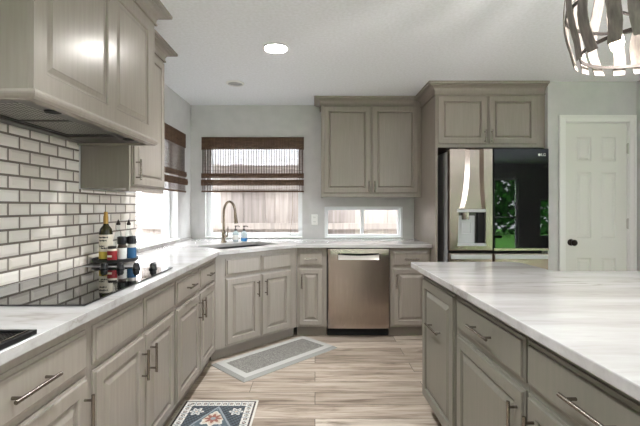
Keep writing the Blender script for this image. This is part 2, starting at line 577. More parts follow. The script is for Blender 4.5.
def lathe_y(mb, prof, c, n=20, sgn=-1):
    vs, fs = [], []
    for r, d in prof:
        for k in range(n):
            t = 2*PI*k/n
            vs.append((c[0]+max(r, 1e-5)*math.cos(t), c[1]+sgn*d, c[2]+max(r, 1e-5)*math.sin(t)))
    for i in range(len(prof)-1):
        for k in range(n):
            k2 = (k+1) % n
            fs.append((i*n+k, i*n+k2, (i+1)*n+k2, (i+1)*n+k))
    fs.append(tuple(range(n))); fs.append(tuple((len(prof)-1)*n+k for k in range(n)))
    mb.add(vs, fs)
lathe_y(kb, [(.031, 0), (.031, .006), (.024, .01), (.011, .014), (.011, .028), (.02, .034), (.028, .046), (.029, .056), (.022, .066), (.006, .07)], (kx, yF, kz))
o = kb.build('knob', 'darkmetal', pd, smooth=True); o['label'] = 'dark bronze round door knob'
for hz in (1.82, 1.12, .3):
    hb = MB(); hb.box(sx1-.004, sx1+.006, yF-.008, yF, hz-.045, hz+.045); hb.tube([(sx1+.004, yF-.008, hz-.05), (sx1+.004, yF-.008, hz+.05)], .006, 8)
    o = hb.build('hinge', 'hinge', pd)

# baseboard by the pantry
MB().box(PX+.002, dx0-cw-.002, PY-.014, PY-.001, 0, .09).build('baseboard_pantry', 'white')['kind'] = 'structure'
MB().box(2.976, 2.989, 3.37, PY-.016, 0, .09).build('baseboard_right', 'white')['kind'] = 'structure'

# tiled backsplash on the left wall (each bevelled tile real, one mesh)
def backsplash():
    g = MB(); t = MB()
    th, tw, gr = .0635, .143, .011
    def field(y0, y1, z0, z1):
        nrow = int((z1-z0)/th)+2
        for r in range(nrow):
            za, zb = z0+r*th+gr/2, z0+(r+1)*th-gr/2
            zb = min(zb, z1)
            if zb-za < .01: continue
            off = (tw/2 if r % 2 else 0)+.2
            k0 = int(math.floor((y0-off)/tw))
            for k in range(k0, int((y1-off)/tw)+2):
                ya, yb = max(off+k*tw+gr/2, y0), min(off+(k+1)*tw-gr/2, y1)
                if yb-ya < .012: continue
                bv = min(.013, (yb-ya)*.4, (zb-za)*.4)
                x0, x1, x2 = XL+.0035, XL+.0050, XL+.0098
                vs = []
                for (d, x) in ((0, x0), (0, x1), (bv, x2)):
                    vs += [(x, ya+d, za+d), (x, yb-d, za+d), (x, yb-d, zb-d), (x, ya+d, zb-d)]
                fs = [(i*4+q, i*4+(q+1) % 4, (i+1)*4+(q+1) % 4, (i+1)*4+q) for i in range(2) for q in range(4)]+[(8, 9, 10, 11)]
                t.add(vs, fs)
        g.box(XL+.0005, XL+.0038, y0, y1, z0, z1)
    field(-.2, 2.40, .9145, 1.66)
    field(2.402, 3.17, .9145, 1.383)
    r = empty('trim_1', kind='structure')
    g.build('grout', 'grout', r)
    t.build('tile_field', 'tile', r)
backsplash()

# ---------------------------------------------------------------- outside the windows
FB = 5.35
MB().box(-9, 12, YB+.2, 12, -.25, -.2).build('ground_garden', 'paving')['kind'] = 'structure'
MB().box(-9, XL-.17, RY-4, YB+.2, -.25, -.2).build('ground_side', 'paving')['kind'] = 'structure'
MB().box(RX+.17, 16, RY-.169, YB+.19, -.25, -.2).build('ground_dining', 'paving')['kind'] = 'structure'
MB().box(-3, 16, RY-16, RY-.17, -.25, -.2).build('ground_lawn', 'lawn')['kind'] = 'structure'
def fence(name, label, p0, p1, top):
    r = empty(name, (p0[0], p0[1], -.2), math.atan2(p1[1]-p0[1], p1[0]-p0[0]), label, 'fence')
    L = math.dist(p0, p1)
    b = MB()
    n = int(L/.15)
    for k in range(n):
        j = .012*(k % 2)+random.uniform(-.003, .003)
        b.box(k*.15-.006, k*.15+.156, j, .018+j, 0, top+.2+random.uniform(-.012, .012))
    b.build('board_panel', 'fence', r)
    for z in (.35, 1.22, 1.75):
        MB().box(0, L, -.045, -.008, z-.04, z+.04).build('rail', 'fence', r)
    return r
fence('garden_fence', 'pale vertical board fence behind the window above the sink', (-2.32, FB), (3.6, FB), 1.84)
fence('side_fence', 'pale vertical board fence seen through the left wall window beside the tiles', (-2.35, -.5), (-2.35, FB-.12), 1.84)
def house(label, loc, rz, w):  # added backdrop that blocks the bright sky so the blind weave shows
    r = empty('added_house', loc, rz, label, 'house')
    b = MB()
    for k in range(26):                                # lapped boards
        b.add([(0, 0, k*.2), (w, 0, k*.2), (w, .03, k*.2+.2), (0, .03, k*.2+.2), (0, .3, k*.2), (w, .3, k*.2), (w, .3, k*.2+.2), (0, .3, k*.2+.2)],
              [(0, 1, 2, 3), (4, 7, 6, 5), (0, 4, 5, 1), (3, 2, 6, 7), (0, 3, 7, 4), (1, 5, 6, 2)])
    b.build('wall', 'siding', r)
    MB().box(-.3, w+.3, -.5, .6, 5.2, 5.35).build('eaves', 'vinyl', r)
house('pale boarded house added beyond the fence to hide the sky behind the sink window', (-3.6, 9.4, -.199), 0, 9.0)
house('pale boarded house added beyond the side fence to hide the sky in the left window', (-6.2, -1.5, -.199), PI/2, 10.0)
hb = MB()
for k in range(5200):
    c = Vector((random.uniform(-1, 13), RY-11+random.uniform(-.8, .8), random.uniform(-.03, 1)*5.0-.1))
    s = random.uniform(.12, .3)
    a = Vector((random.uniform(-1, 1), random.uniform(-1, 1), random.uniform(-1, 1))).normalized()*s
    d = a.orthogonal().normalized()*s*.6
    hb.add([c-a, c+d, c+a, c-d], [(0, 1, 2, 3)])
tag(hb.build('hedge', 'leaf', fix=False), 'dark green hedge across the lawn, mirrored in the black fridge door', 'hedge', kind='stuff')

# ---------------------------------------------------------------- cabinet pieces (local: x along, z up, front towards -y)
def handle(parent, x, z, y, length, vertical, label=None):
    """bar pull on two posts; y = the face it is screwed to"""
    b = MB()
    h, so = length/2, .03
    if vertical:
        b.tube([(x, y-so, z-h), (x, y-so, z+h)], .006, 10)
        for s in (-.72, .72): b.tube([(x, y+.001, z+s*h), (x, y-so, z+s*h)], .0048, 8)
    else:
        b.tube([(x-h, y-so, z), (x+h, y-so, z)], .006, 10)
        for s in (-.72, .72): b.tube([(x+s*h, y+.001, z), (x+s*h, y-so, z)], .0048, 8)
    o = b.build('handle', 'nickel', parent, smooth=True)
    return o

T = .018
def door(parent, x0, x1, z0, z1, m='cab', hnd=None, frame=.056, flat=False, hl=.14, bev=.022):
    """raised panel door; its back lies on y=0; hnd = (x, z, vertical)"""
    t = T
    f = min(frame, (x1-x0)*.24)
    prof = [(0, -.0008), (0, -t*.40), (.004, -t*.44), (.009, -t*.50), (.010, -t*.92), (.013, -t),
            (f, -t), (f+.004, -t+.003), (f+.007, -t+.0115), (f+.013, -t+.0115)]
    if flat:
        prof += []
    else:
        prof += [(f+.014+bev, -t+.0015), (f+.018+bev, -t)]
    o = MB().rings(x0, x1, z0, z1, prof).build('door', m, parent)
    if hnd:
        handle(o, hnd[0], hnd[1], -t, hl, hnd[2])
    return o

def drawer(parent, x0, x1, z0, z1, m='cab', hnd=True, hl=.14, name='drawer'):
    t = T
    prof = [(0, -.0008), (0, -t*.40), (.004, -t*.44), (.012, -t*.52), (.013, -t*.92), (.016, -t)]
    o = MB().rings(x0, x1, z0, z1, prof).build(name, m, parent)
    if hnd:
        handle(o, (x0+x1)/2, (z0+z1)/2, -t, hl, False)
    return o

DZ0, DZ1, RZ0, RZ1 = .115, .676, .698, .840     # door and drawer heights of the base units
HZ = .552
def base_body(parent, w, depth, m='cab', toe=.05, x0=0):
    b = MB()
    b.box(x0+.0005, x0+w-.0005, 0, depth, .1, 
          .879 if m == 'cab' else .853)
    b.build('body', m, parent)
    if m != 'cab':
        MB().box(x0+.0005, x0+w-.0005, .001, depth, .8535, .8795).build('black_strip', 'blackgap', parent)  # thin black strip between the body and the countertop
    MB().box(x0+.0005, x0+w-.0005, toe, depth-.02, .001, .0995).build('toe_kick', 'toe', parent)

# left run: local x = +Y, front faces +X
FXL = -.82
DL = FXL-XL-.003
u = empty('base_cabinet', (FXL, .55, 0), PI/2, 'taupe base cabinet nearest the cooktop front, one drawer over one door, long bar pull', 'cabinet', 'taupe base cabinets')
base_body(u, 1.438-.55, DL)
y0 = .55
drawer(u, .83-y0, 1.42-y0, RZ0, RZ1, hl=.185)
door(u, .83-y0, 1.42-y0, DZ0, DZ1, hnd=(1.392-y0, HZ, True))
u = empty('base_cabinet', (FXL, 1.438, 0), PI/2, 'taupe base cabinet under the black cooktop, two plain drawer fronts over two doors', 'cabinet', 'taupe base cabinets')
base_body(u, 2.312-1.438, DL); y0 = 1.438
for a, c in ((1.463, 1.88), (1.903, 2.29)):
    drawer(u, a-y0, c-y0, RZ0, RZ1, hnd=False, name='drawer_front')
door(u, 1.463-y0, 1.886-y0, DZ0, DZ1, hnd=(1.855-y0, HZ-.01, True))
door(u, 1.897-y0, 2.29-y0, DZ0, DZ1, hnd=(1.95-y0, HZ-.01, True))
YC = 3.277
u = empty('base_cabinet', (FXL, 2.312, 0), PI/2, 'taupe base cabinet between cooktop and corner sink, two small drawers with pulls over two doors', 'cabinet', 'taupe base cabinets')
base_body(u, YC-2.312, DL); y0 = 2.312
drawer(u, 2.336-y0, 2.785-y0, RZ0, RZ1); drawer(u, 2.81-y0, 3.225-y0, RZ0, RZ1, hl=.12)
door(u, 2.336-y0, 2.791-y0, DZ0, DZ1, hnd=(2.76-y0, HZ+.01, True)); door(u, 2.804-y0, 3.225-y0, DZ0, DZ1, hnd=(2.842-y0, HZ+.01, True))

# diagonal corner sink base
FYB = 3.92
cx1 = FXL+(FYB-YC)
u = empty('corner_cabinet', (FXL, YC, 0), PI/4, 'taupe diagonal corner sink cabinet with two doors and two plain drawer fronts', 'cabinet')
def inv(p):
    d = Vector((p[0]-FXL, p[1]-YC)); c = math.sqrt(.5)
    return (d.x*c+d.y*c, -d.x*c+d.y*c)
e = .0008
poly = [inv(p) for p in ((FXL, YC+e), (cx1-e, FYB), (cx1-e, YB-.002), (XL+.002, YB-.002), (XL+.002, YC+e))]
# carcass walls only, so the sink basin hangs free inside it
Ld = (FYB-YC)*math.sqrt(2)
b = MB(); b.box(.004, Ld-.004, 0, .02, .1, .879); b.box(.004, Ld-.004, .02, .5, .1, .115)
b.box(-.002, .016, 0.012, .055, .1, .879) ; b.box(Ld-.016, Ld+.002, .012, .055, .1, .879)
b.build('body', 'cab', u)
MB().box(-.005, Ld+.005, .055, .075, .001, .0995).build('toe_kick', 'toe', u)
for a, c in ((.098, .452), (.470, .822)):
    drawer(u, a, c, RZ0, RZ1, hnd=False, name='drawer_front')
door(u, .098, .452, DZ0, DZ1, hnd=(.418, HZ, True))
door(u, .470, .822, DZ0, DZ1, hnd=(.504, HZ, True))

# back run: rotation 0
DB = YB-FYB-.003
u = empty('base_cabinet', (cx1, FYB, 0), 0, 'narrow taupe base cabinet between the corner sink unit and the dishwasher', 'cabinet', 'taupe base cabinets')
base_body(u, .115-cx1, DB, toe=.06)
drawer(u, -.162-cx1, .08-cx1, RZ0, RZ1, hl=.125); door(u, -.162-cx1, .08-cx1, DZ0, DZ1, hnd=(-.128-cx1, HZ, True), frame=.05)
u = empty('base_cabinet', (.733, FYB, 0), 0, 'taupe base cabinet right of the dishwasher, partly behind the island', 'cabinet', 'taupe base cabinets')
base_body(u, 1.132-.733, DB, toe=.06)
drawer(u, .028, .385, RZ0, RZ1, hl=.14); door(u, .028, .385, DZ0, DZ1, hnd=(.062, HZ, True), frame=.05)

# dishwasher
u = empty('dishwasher', (.424, FYB, 0), 0, 'stainless steel dishwasher with recessed pocket handle set under the counter', 'dishwasher')
hw = .302
b = MB(); b.box(-hw, hw, .002, DB-.02, .1, .872); b.build('tub', 'blackgap', u)
# door: gently bowed steel skin with a pocket at the top
dm = MB()
zs = [.092, .20, .35, .5, .62, .72, .762, .822, .868]
pk = (-.198, .198)
xs = [-hw+.003, -hw+.01, -.26, pk[0], -.12, 0, .12, pk[1], .26, hw-.01, hw-.003]
vs = []
for z in zs:
    for x in xs:
        y = -.030-.004*(1-(x/hw)**2)-.003*math.sin((z-.1)/.77*PI)
        if x in (xs[0], xs[-1]) or z in (zs[0], zs[-1]): y += .006
        vs.append((x, y, z))
nx = len(xs)
fs = []
for i in range(len(zs)-1):
    for k in range(nx-1):
        if zs[i] == .762 and pk[0] <= xs[k] < pk[1]: continue
        fs.append((i*nx+k, i*nx+k+1, (i+1)*nx+k+1, (i+1)*nx+k))
dm.add(vs, fs)
dm.box(-hw+.003, hw-.003, -.024, -.001, .118, .868) if False else None
d_ = dm.build('door', 'steel', u, smooth=True, fix=False)
MB().box(-hw+.003, hw-.003, -.023, .001, .118, .760).build('door_edge', 'steel_side', d_)
b = MB(); b.box(pk[0], pk[1], -.012, -.008, .762, .822); b.box(pk[0]-.003, pk[0], -.034, -.008, .762, .822); b.box(pk[1], pk[1]+.003, -.034, -.008, .762, .822)
b.box(pk[0], pk[1], -.034, -.008, .820, .824)
o = b.build('pocket', 'blackgap', d_)
b = MB()                                              # the bright lip that is the grip: a curved scoop
n = 16
vs = []
for i in range(n+1):
    x = pk[0]+(pk[1]-pk[0])*i/n
    q = (2*i/n-1)
    zt_ = .802+.012*q*q
    vs += [(x, -.038, .757), (x, -.0445, .763), (x, -.032, zt_-.006), (x, -.027, zt_), (x, -.016, zt_-.004), (x, -.012, .770)]
fs = [(i*6+k, i*6+k+1, (i+1)*6+k+1, (i+1)*6+k) for i in range(n) for k in range(5)]
b.add(vs, fs)
o = b.build('handle', 'brightsteel', d_, smooth=True); o['label'] = 'bright curved grip lip'
MB().box(-hw, hw, .055, .08, .001, .088).build('toe_kick', 'blackgap', u)

# countertops
CT0, CT1 = .88, .914
EX, EY = -.78, 3.86
kx_ = EY-4.045
sc_ = (-.713, 3.818)                                   # sink centre
def srot(u_, v_):                                     # sink frame: u along the diagonal, v away from the front edge
    c = math.sqrt(.5)
    return (sc_[0]+u_*c-v_*c, sc_[1]+u_*c+v_*c)
def rrect(hu, hv, r, n=5):
    out = []
    for (sx, sy, a0) in ((1, -1, -PI/2), (1, 1, 0), (-1, 1, PI/2), (-1, -1, PI)):
        for i in range(n+1):
            a = a0+PI/2*i/n
            out.append((sx*(hu-r)+r*math.cos(a), sy*(hv-r)+r*math.sin(a)))
    return out
SU, SV = .345, .215
hole = [(*srot(a, c), CT1) for a, c in rrect(SU, SV, .03)]
outer = [(XL+.001, .2, CT1), (EX, .2, CT1), (EX, EX+4.045, CT1), (kx_, EY, CT1), (1.132, EY, CT1), (1.132, YB-.001, CT1), (XL+.001, YB-.001, CT1)]
tag(holed('countertop', outer, [hole], (0, 0, CT0-CT1), 'marble', bevel=.004), 'white quartzite countertop running along the left wall and under the back windows', 'countertop')
# upstands under the windows
tag(MB().box(XL+.001, XL+.02, 3.175, YB-.022, CT1+.0005, W3[2]-.001).build('backsplash_ledge', 'marble', bevel=.002), 'low white stone ledge below the left wall window', 'ledge')

# undermount sink
u = empty('kitchen_sink', (sc_[0], sc_[1], 0), PI/4, 'dark undermount sink in the corner of the white counter', 'sink')
b = MB()
ring = rrect(SU+.004, SV+.004, .034)
n = len(ring)
vs = []
for (gx, z) in ((.012, CT0-.001), (0, CT0-.001), (-.004, .72), (-.03, .69)):
    vs += [(p[0]*(SU+.004+gx)/(SU+.004), p[1]*(SV+.004+gx)/(SV+.004), z) for p in ring]
fs = [(i*n+k, i*n+(k+1) % n, (i+1)*n+(k+1) % n, (i+1)*n+k) for i in range(3) for k in range(n)]+[tuple(3*n+k for k in range(n))]
b.add(vs, fs)
b.build('basin', 'sinksteel', u, smooth=True, fix=False)
b = MB(); b.lathe([(.001, .694), (.04, .694), (.045, .6915)], n=20); b.build('drain', 'nickel', u, smooth=True)

# faucet
u = empty('faucet', (-.925, 4.055, CT1), 0, 'tall brushed nickel gooseneck faucet standing behind the corner sink', 'faucet')
c45 = math.sqrt(.5)
b = MB(); b.lathe([(.028, 0.0005), (.028, .012), (.021, .022), (.019, .06), (.021, .1), (.018, .112), (.0135, .125)], n=20); b.build('base', 'faucet', u, smooth=True)
pts = [(0, 0, .12), (0, 0, .20), (0, 0, .28)]
R = .102
for i in range(1, 13):
    a = PI*i/12*1.0
    q = R-R*math.cos(a)
    pts.append((q*c45, -q*c45, .30+R*1.12*math.sin(a)))
b = MB(); b.tube(pts, .0125, 14); b.build('spout', 'faucet', u, smooth=True)
q = 2*R
b = MB(); b.tube([(q*c45, -q*c45, .302), ((q+.004)*c45, -(q+.004)*c45, .27), ((q+.018)*c45, -(q+.018)*c45, .20)], [.0135, .016, .019], 14)
b.build('spray_head', 'faucet', u, smooth=True)
b = MB(); b.tube([(.018, -.004, .062), (.04, -.008, .066)], .011, 12); b.tube([(.036, -.007, .064), (.042, -.008, .1), (.046, -.009, .165)], [.008, .0065, .005], 10)
b.build('lever', 'faucet', u, smooth=True)

# two soap pumps
def soap(x, y, label, m, lab, z0=.022, z1=.072):
    u = empty('soap_bottle', (x, y, CT1+.0006), .4, label, 'soap bottle')
    b = MB(); b.lathe([(.028, 0), (.031, .006), (.031, .085), (.026, .1), (.013, .108), (.013, .116)], n=20)
    b.build('bottle', m, u, smooth=True)
    b = MB(); b.lathe([(.0318, z0), (.0318, z1)], n=20); b.build('paper_label', lab, u, smooth=True)
    b = MB(); b.lathe([(.014, .116), (.015, .13), (.005, .132), (.005, .155), (.011, .157), (.011, .168)], n=16)
    b.tube([(0, 0, .163), (.03, -.012, .163), (.038, -.016, .153)], .0045, 8)
    b.build('pump', 'darkmetal', u, smooth=True)
soap(-.825, 4.16, 'clear pump soap bottle next to the faucet', 'soap_clear', 'label_white')
soap(-.735, 4.14, 'pump soap bottle with blue band, right of the clear one by the sink', 'soap_clear', 'soap_blue', .008, .04)

# wall outlet on the back wall
u = empty('wall_outlet', (-.005, YB-.0005, 1.13), 0, 'white double outlet plate on the grey wall between the two back windows', 'outlet')
MB().rings(-.037, .037, -.06, .06, [(0, 0), (0, -.003), (.004, -.006)]).build('plate', 'plate', u)
for z in (-.026, .026):
    f = MB().rings(-.016, .016, z-.016, z+.016, [(0, -.006), (.001, -.0085), (.004, -.009)]).build('receptacle', 'white', u)
    b = MB(); b.box(-.008, -.005, -.0096, -.0088, z-.004, z+.008); b.box(.005, .008, -.0096, -.0088, z-.004, z+.008)
    b.build('slot', 'blackgap', f)

# ---------------------------------------------------------------- wall cabinets
def crown_path(parent, path, z0, h, proj, m='cab', name='crown_molding'):
    """moulding along a plan path; each path point carries the mitred outward direction"""
    prof = [(0, 0), (.16, .0), (.16, .12), (.10, .16), (.12, .36), (.24, .54), (.46, .66), (.70, .70), (.70, .76), (.98, .80), (1.0, .88), (1.0, 1.0), (0, 1.0)]
    vs, fs = [], []
    n = len(prof)
    for (x, y, ox, oy) in path:
        for a, c in prof:
            vs.append((x+ox*proj*a, y+oy*proj*a, z0+h*c))
    for i in range(len(path)-1):
        for k in range(n):
            k2 = (k+1) % n
            fs.append((i*n+k, i*n+k2, (i+1)*n+k2, (i+1)*n+k))
    fs.append(tuple(range(n))); fs.append(tuple((len(path)-1)*n+k for k in range(n)))
    b = MB(); b.add(vs, fs)
    return b.build(name, m, parent)

# wall cabinet on the back wall, two tall doors (front frame at y=4.26)
UF = 4.265
u = empty('wall_cabinet', (0, UF, 0), 0, 'taupe two-door wall cabinet on the back wall above the low window', 'cabinet', 'taupe wall cabinets')
ux0, ux1 = .066, 1.132
MB().box(ux0, ux1, 0, YB-UF-.002, 1.40, CEIL-.003).build('body', 'cab', u)
mid = .602
door(u, ux0+.022, mid-.004, 1.418, 2.352, hnd=(mid-.03, 1.49, True), hl=.12, bev=.008)
door(u, mid+.004, ux1-.028, 1.418, 2.352, hnd=(mid+.03, 1.49, True), hl=.12, bev=.008)
crown_path(u, [(ux0, .28, -1, 0), (ux0, 0, -1, -1), (ux1-.085, 0, 0, -1)], 2.357, CEIL-2.357-.001, .075)
b = MB(); b.box(ux0, ux1, .0, .02, 1.378, 1.3995); b.box(ux0, ux0+.018, .02, .30, 1.378, 1.3995)
b.build('light_rail', 'cab', u)

# tall end panel and cabinet over the fridge
GF = 3.765
u = empty('fridge_cabinet', (0, GF, 0), 0, 'short two-door taupe cabinet with crown and tall side panel around the stainless fridge', 'cabinet')
gx0, gx1 = 1.1565, 2.163
b = MB(); b.box(gx0, gx1, 0, YB-GF-.002, 1.835, CEIL-.003); b.box(1.1335, gx0, 0, YB-GF-.002, 2.332, CEIL-.003); b.build('body', 'cab', u)
b = MB(); b.box(2.118, gx1, 0.0, .03, .001, 1.8345); b.build('filler_strip', 'cab', u)
MB().box(1.1335, 1.1545, .0015, YB-GF-.002, .001, 2.3315).build('end_panel', 'cab', u)
gm = 1.622
door(u, 1.146, gm-.004, 1.862, 2.322, hnd=(gm-.032, 1.935, True), hl=.12, bev=.008)
door(u, gm+.004, 2.085, 1.862, 2.322, hnd=(gm+.032, 1.935, True), hl=.12, bev=.008)
crown_path(u, [(1.1335, YB-GF-.32, -1, 0), (1.1335, 0, -1, -1), (gx1, 0, 0, -1)], 2.328, CEIL-2.328-.001, .082)

# cabinet housing the range hood (left wall): local x = +Y
HF = -.970
hy0, hy1 = 1.352, 2.372
u = empty('hood_cabinet', (HF, hy0, 0), PI/2, 'large taupe cabinet with two framed panels and crown over the cooktop, housing the range hood', 'cabinet')
w_ = hy1-hy0
HZ0 = 1.662
b = MB(); b.box(0, w_, 0, HF-XL-.012, HZ0+.03, CEIL-.003); b.box(0, w_, 0, .02, HZ0, HZ0+.03); b.box(0, .018, .02, HF-XL-.012, HZ0, HZ0+.03); b.box(w_-.018, w_, .02, HF-XL-.012, HZ0, HZ0+.03)
b.build('body', 'cab', u)
def face_panel(x0, x1, z0, z1):
    MB().rings(x0, x1, z0, z1, [(.0003, -.0062), (.0003, -.0195), (.004, -.016), (.007, -.010), (.016, -.010), (.034, -.0145), (.037, -.016)]).build('front_panel', 'cab', u)
pa = [(.066, .49), (.567, w_-.085)]
fz0, fz1 = HZ0+.082, 2.288
b = MB(); b.box(0, pa[0][0], -.0195, -.0005, HZ0, 2.36); b.box(pa[0][1], pa[1][0], -.0195, -.0005, HZ0, 2.36); b.box(pa[1][1], w_, -.0195, -.0005, HZ0, 2.36)
for a, c in pa: b.box(a, c, -.0195, -.0005, HZ0, fz0); b.box(a, c, -.0195, -.0005, fz1, 2.36); b.box(a, c, -.006, -.0005, fz0, fz1)
b.build('face_frame', 'cab', u)
for a, c in pa: face_panel(a, c, fz0, fz1)
crown_path(u, [(0, HF-XL-.02, -1, 0), (0, -.0195, -1, -1), (w_, -.0195, 1, -1), (w_, .13, 1, 0)], 2.352, CEIL-2.352-.001, .078)
bp = [(0, 0), (.35, 0), (.8, .25), (1, .5), (1, .7), (.6, 1), (0, 1)]
vs, fs = [], []
path = [(0, HF-XL-.02, -1, 0), (0, -.0195, -1, -1), (w_, -.0195, 1, -1), (w_, HF-XL-.02, 1, 0)]
for (x, y, ox, oy) in path:
    for a, c in bp: vs.append((x+ox*.014*a, y+oy*.014*a, HZ0-.022+.034*c))
n = len(bp)
for i in range(len(path)-1):
    for k in range(n): fs.append((i*n+k, i*n+(k+1) % n, (i+1)*n+(k+1) % n, (i+1)*n+k))
fs += [tuple(range(n)), tuple((len(path)-1)*n+k for k in range(n))]
b = MB(); b.add(vs, fs); b.box(0, w_, -.0195, .016, HZ0-.022, HZ0-.0005); b.box(0, .016, .016, HF-XL-.02, HZ0-.022, HZ0-.0005); b.box(w_-.016, w_, .016, HF-XL-.02, HZ0-.022, HZ0-.0005)
b.build('bottom_molding', 'cab', u)

# range hood insert
u = empty('range_hood', (HF, hy0, 0), PI/2, 'grey metal range hood insert with mesh filters under the hood cabinet', 'hood')
b = MB()
x0, x1, ya, yb = .02, w_-.02, .024, HF-XL-.02
zt = HZ0+.029
ins = .075
z_low = HZ0-.012
b.box(x0, x1, ya, ya+ins, z_low, zt); b.box(x0, x1, yb-ins*.8, yb, z_low, zt)
b.box(x0, x0+ins, ya+ins, yb-ins*.8, z_low, zt); b.box(x1-ins*2.6, x1, ya+ins, yb-ins*.8, z_low, zt)
b.build('liner', 'hoodsteel', u, bevel=.004)
fx0, fx1, fy0, fy1 = x0+ins+.002, x1-ins*2.6-.002, ya+ins+.002, yb-ins*.8-.002
fm = (fx0+fx1)/2
for a, c in ((fx0, fm-.004), (fm+.004, fx1)):
    b = MB(); b.box(a, c, fy0, fy1, HZ0+.002, HZ0+.012)
    f = b.build('mesh_filter', 'filter', u)
    b = MB(); b.box(a, c, fy0, fy0+.012, HZ0-.002, HZ0+.0015); b.box(a, c, fy1-.012, fy1, HZ0-.002, HZ0+.0015)
    b.box(a, a+.012, fy0+.012, fy1-.012, HZ0-.002, HZ0+.0015); b.box(c-.012, c, fy0+.012, fy1-.012, HZ0-.002, HZ0+.0015)
    b.build('filter_frame', 'hoodsteel', f)
for a in (x0+.2, x1-.14):
    b = MB(); b.lathe([(.03, z_low-.004), (.03, z_low-.0005)], (a, ya+.036, 0), 16); b.build('hood_lamp', 'blackgap', u, smooth=True)

# small wall cabinet beyond the hood
SF = -1.125
sy0, sy1 = 2.42, 2.975
u = empty('wall_cabinet', (SF, sy0, 0), PI/2, 'narrow taupe one-door wall cabinet on the left wall between hood cabinet and window', 'cabinet', 'taupe wall cabinets')
w_ = sy1-sy0
MB().box(0, w_, 0, SF-XL-.002, 1.39, CEIL-.003).build('body', 'cab', u)
MB().box(-.001, w_, 0.0, .018, 1.372, 1.3895).build('light_rail', 'cab', u)
door(u, .024, w_-.02, 1.405, 2.335, hnd=(.055, 1.505, True), hl=.13, bev=.008)
crown_path(u, [(0, 0, 0, -1), (w_, 0, 1, -1), (w_, SF-XL-.002, 1, 0)], 2.352, CEIL-2.352-.001, .078)

# ---------------------------------------------------------------- fridge
FFY = 3.65
u = empty('refrigerator', (0, FFY, 0), 0, 'stainless fridge with dispenser on the left door and black glass right door', 'refrigerator')
rx0, rx1 = 1.227, 2.113
MB().box(rx0+.004, rx1-.004, .07, .84, .02, 1.792).build('body', 'steel_side', u, bevel=.004)
o = MB().box(rx0+.01, rx1-.01, .058, .0695, .03, 1.79).build('gasket', 'blackgap', u)
# left door with a tapered channel above the dispenser
lx0, lx1 = rx0, 1.624
zb, zt = .878, 1.809
dw0, dw1, dz0, dz1 = 1.302, 1.556, .925, 1.245        # dispenser opening
b = MB()
rowsz = [zb, zb+.008, dz0]
N = 26
for i in range(N+1):
    rowsz.append(dz1+.012+(zt-.006-dz1-.012)*i/N)
rowsz += [zt]
def chan(z):
    t = max(0, min(1, (z-dz1)/(zt-dz1)))
    fl = (1-t)**3.2
    return 1.368-.058*fl, 1.540+.022*fl
vs = []
cols = 10
for ri, z in enumerate(rowsz):
    if z < dz1:
        eL, eR = dw0, dw1; dep = 0
    else:
        eL, eR = chan(z); dep = .026
    cL, cR = eL+.055, eR-.03
    xs = [lx0, lx0+.006, eL, eL+.018, cL, (cL+cR)/2, cR, eR, lx1-.004, lx1]
    ys = [.006, 0, 0, dep*.33, dep, dep, dep, 0, 0, .005]
    for x, y in zip(xs, ys):
        vs.append((x, y+(.004 if ri in (0, len(rowsz)-1) else 0), z))
fs = []
for i in range(len(rowsz)-1):
    for k in range(cols-1):
        if rowsz[i] == dz0 and 2 <= k < 7: continue
        fs.append((i*cols+k, i*cols+k+1, (i+1)*cols+k+1, (i+1)*cols+k))
b.add(vs, fs)
# edges back to the gasket
b.add([(lx0, .006, zb), (lx0, .006, zt), (lx0, .056, zt), (lx0, .056, zb), (lx1, .005, zb), (lx1, .005, zt), (lx1, .056, zt), (lx1, .056, zb)],
      [(0, 1, 2, 3), (4, 5, 6, 7), (1, 5, 6, 2), (0, 3, 7, 4)])
ld = b.build('door', 'steel', u, fix=False)
ld['label'] = 'stainless left fridge door with a tapered channel and dispenser'
b = MB()                                              # dispenser cavity
b.box(dw0, dw1, .05, .054, dz0, dz1+.012); b.box(dw0-.002, dw0, .002, .054, dz0, dz1+.012); b.box(dw1, dw1+.002, .002, .054, dz0, dz1+.012)
b.box(dw0, dw1, .012, .05, dz1+.008, dz1+.012); b.box(dw0, dw1, .006, .05, dz0, dz0+.004)
dp = b.build('dispenser', 'hoodsteel', ld)
b = MB(); b.box(dw0-.004, dw1+.004, -.008, .05, dz1-.018, dz1+.01); b.build('dispenser_hood', 'steel_side', dp, bevel=.003)
b = MB(); b.box(dw0+.012, dw0+.165, .026, .05, dz0+.02, dz1-.05); b.rings(dw0+.04, dw0+.135, dz0+.1, dz1-.1, [(0, .026), (0, .022), (.006, .022), (.008, .025)]); b.build('dispenser_panel', 'steel_side', dp, bevel=.002)
b = MB(); b.lathe([(.034, dz1-.085), (.036, dz1-.07), (.036, dz1-.019)], (dw0+.08, .03, 0), 20); b.build('dispenser_nozzle', 'nickel', dp, smooth=True)
b = MB(); b.box(dw0+.19, dw1-.004, .02, .05, dz0+.02, dz1-.02); b.build('dispenser_black_block', 'blackgap', dp)  # black block filling the right side of the cavity
b = MB(); b.box(dw0-.004, dw1+.004, -.010, .05, dz0-.005, dz0+.018); b.build('drip_tray', 'steel_side', dp, bevel=.003)
# black glass right door
gx_ = 1.632
b = MB(); b.box(gx_, rx1+.02, .006, .056, zb, zt); b.build('glass_door', 'blackgap', u)
gd = bpy.data.objects['glass_door']; gd['label'] = 'black mirror glass right fridge door'
MB().rings(gx_, rx1+.02, zb+.022, zt-.001, [(0, .005), (0, .001), (.002, -.001)]).build('glass_panel', 'mirrorglass', gd)
MB().box(gx_, rx1+.02, -.004, .0055, zb, zb+.021).build('glass_sill', 'steel', gd)
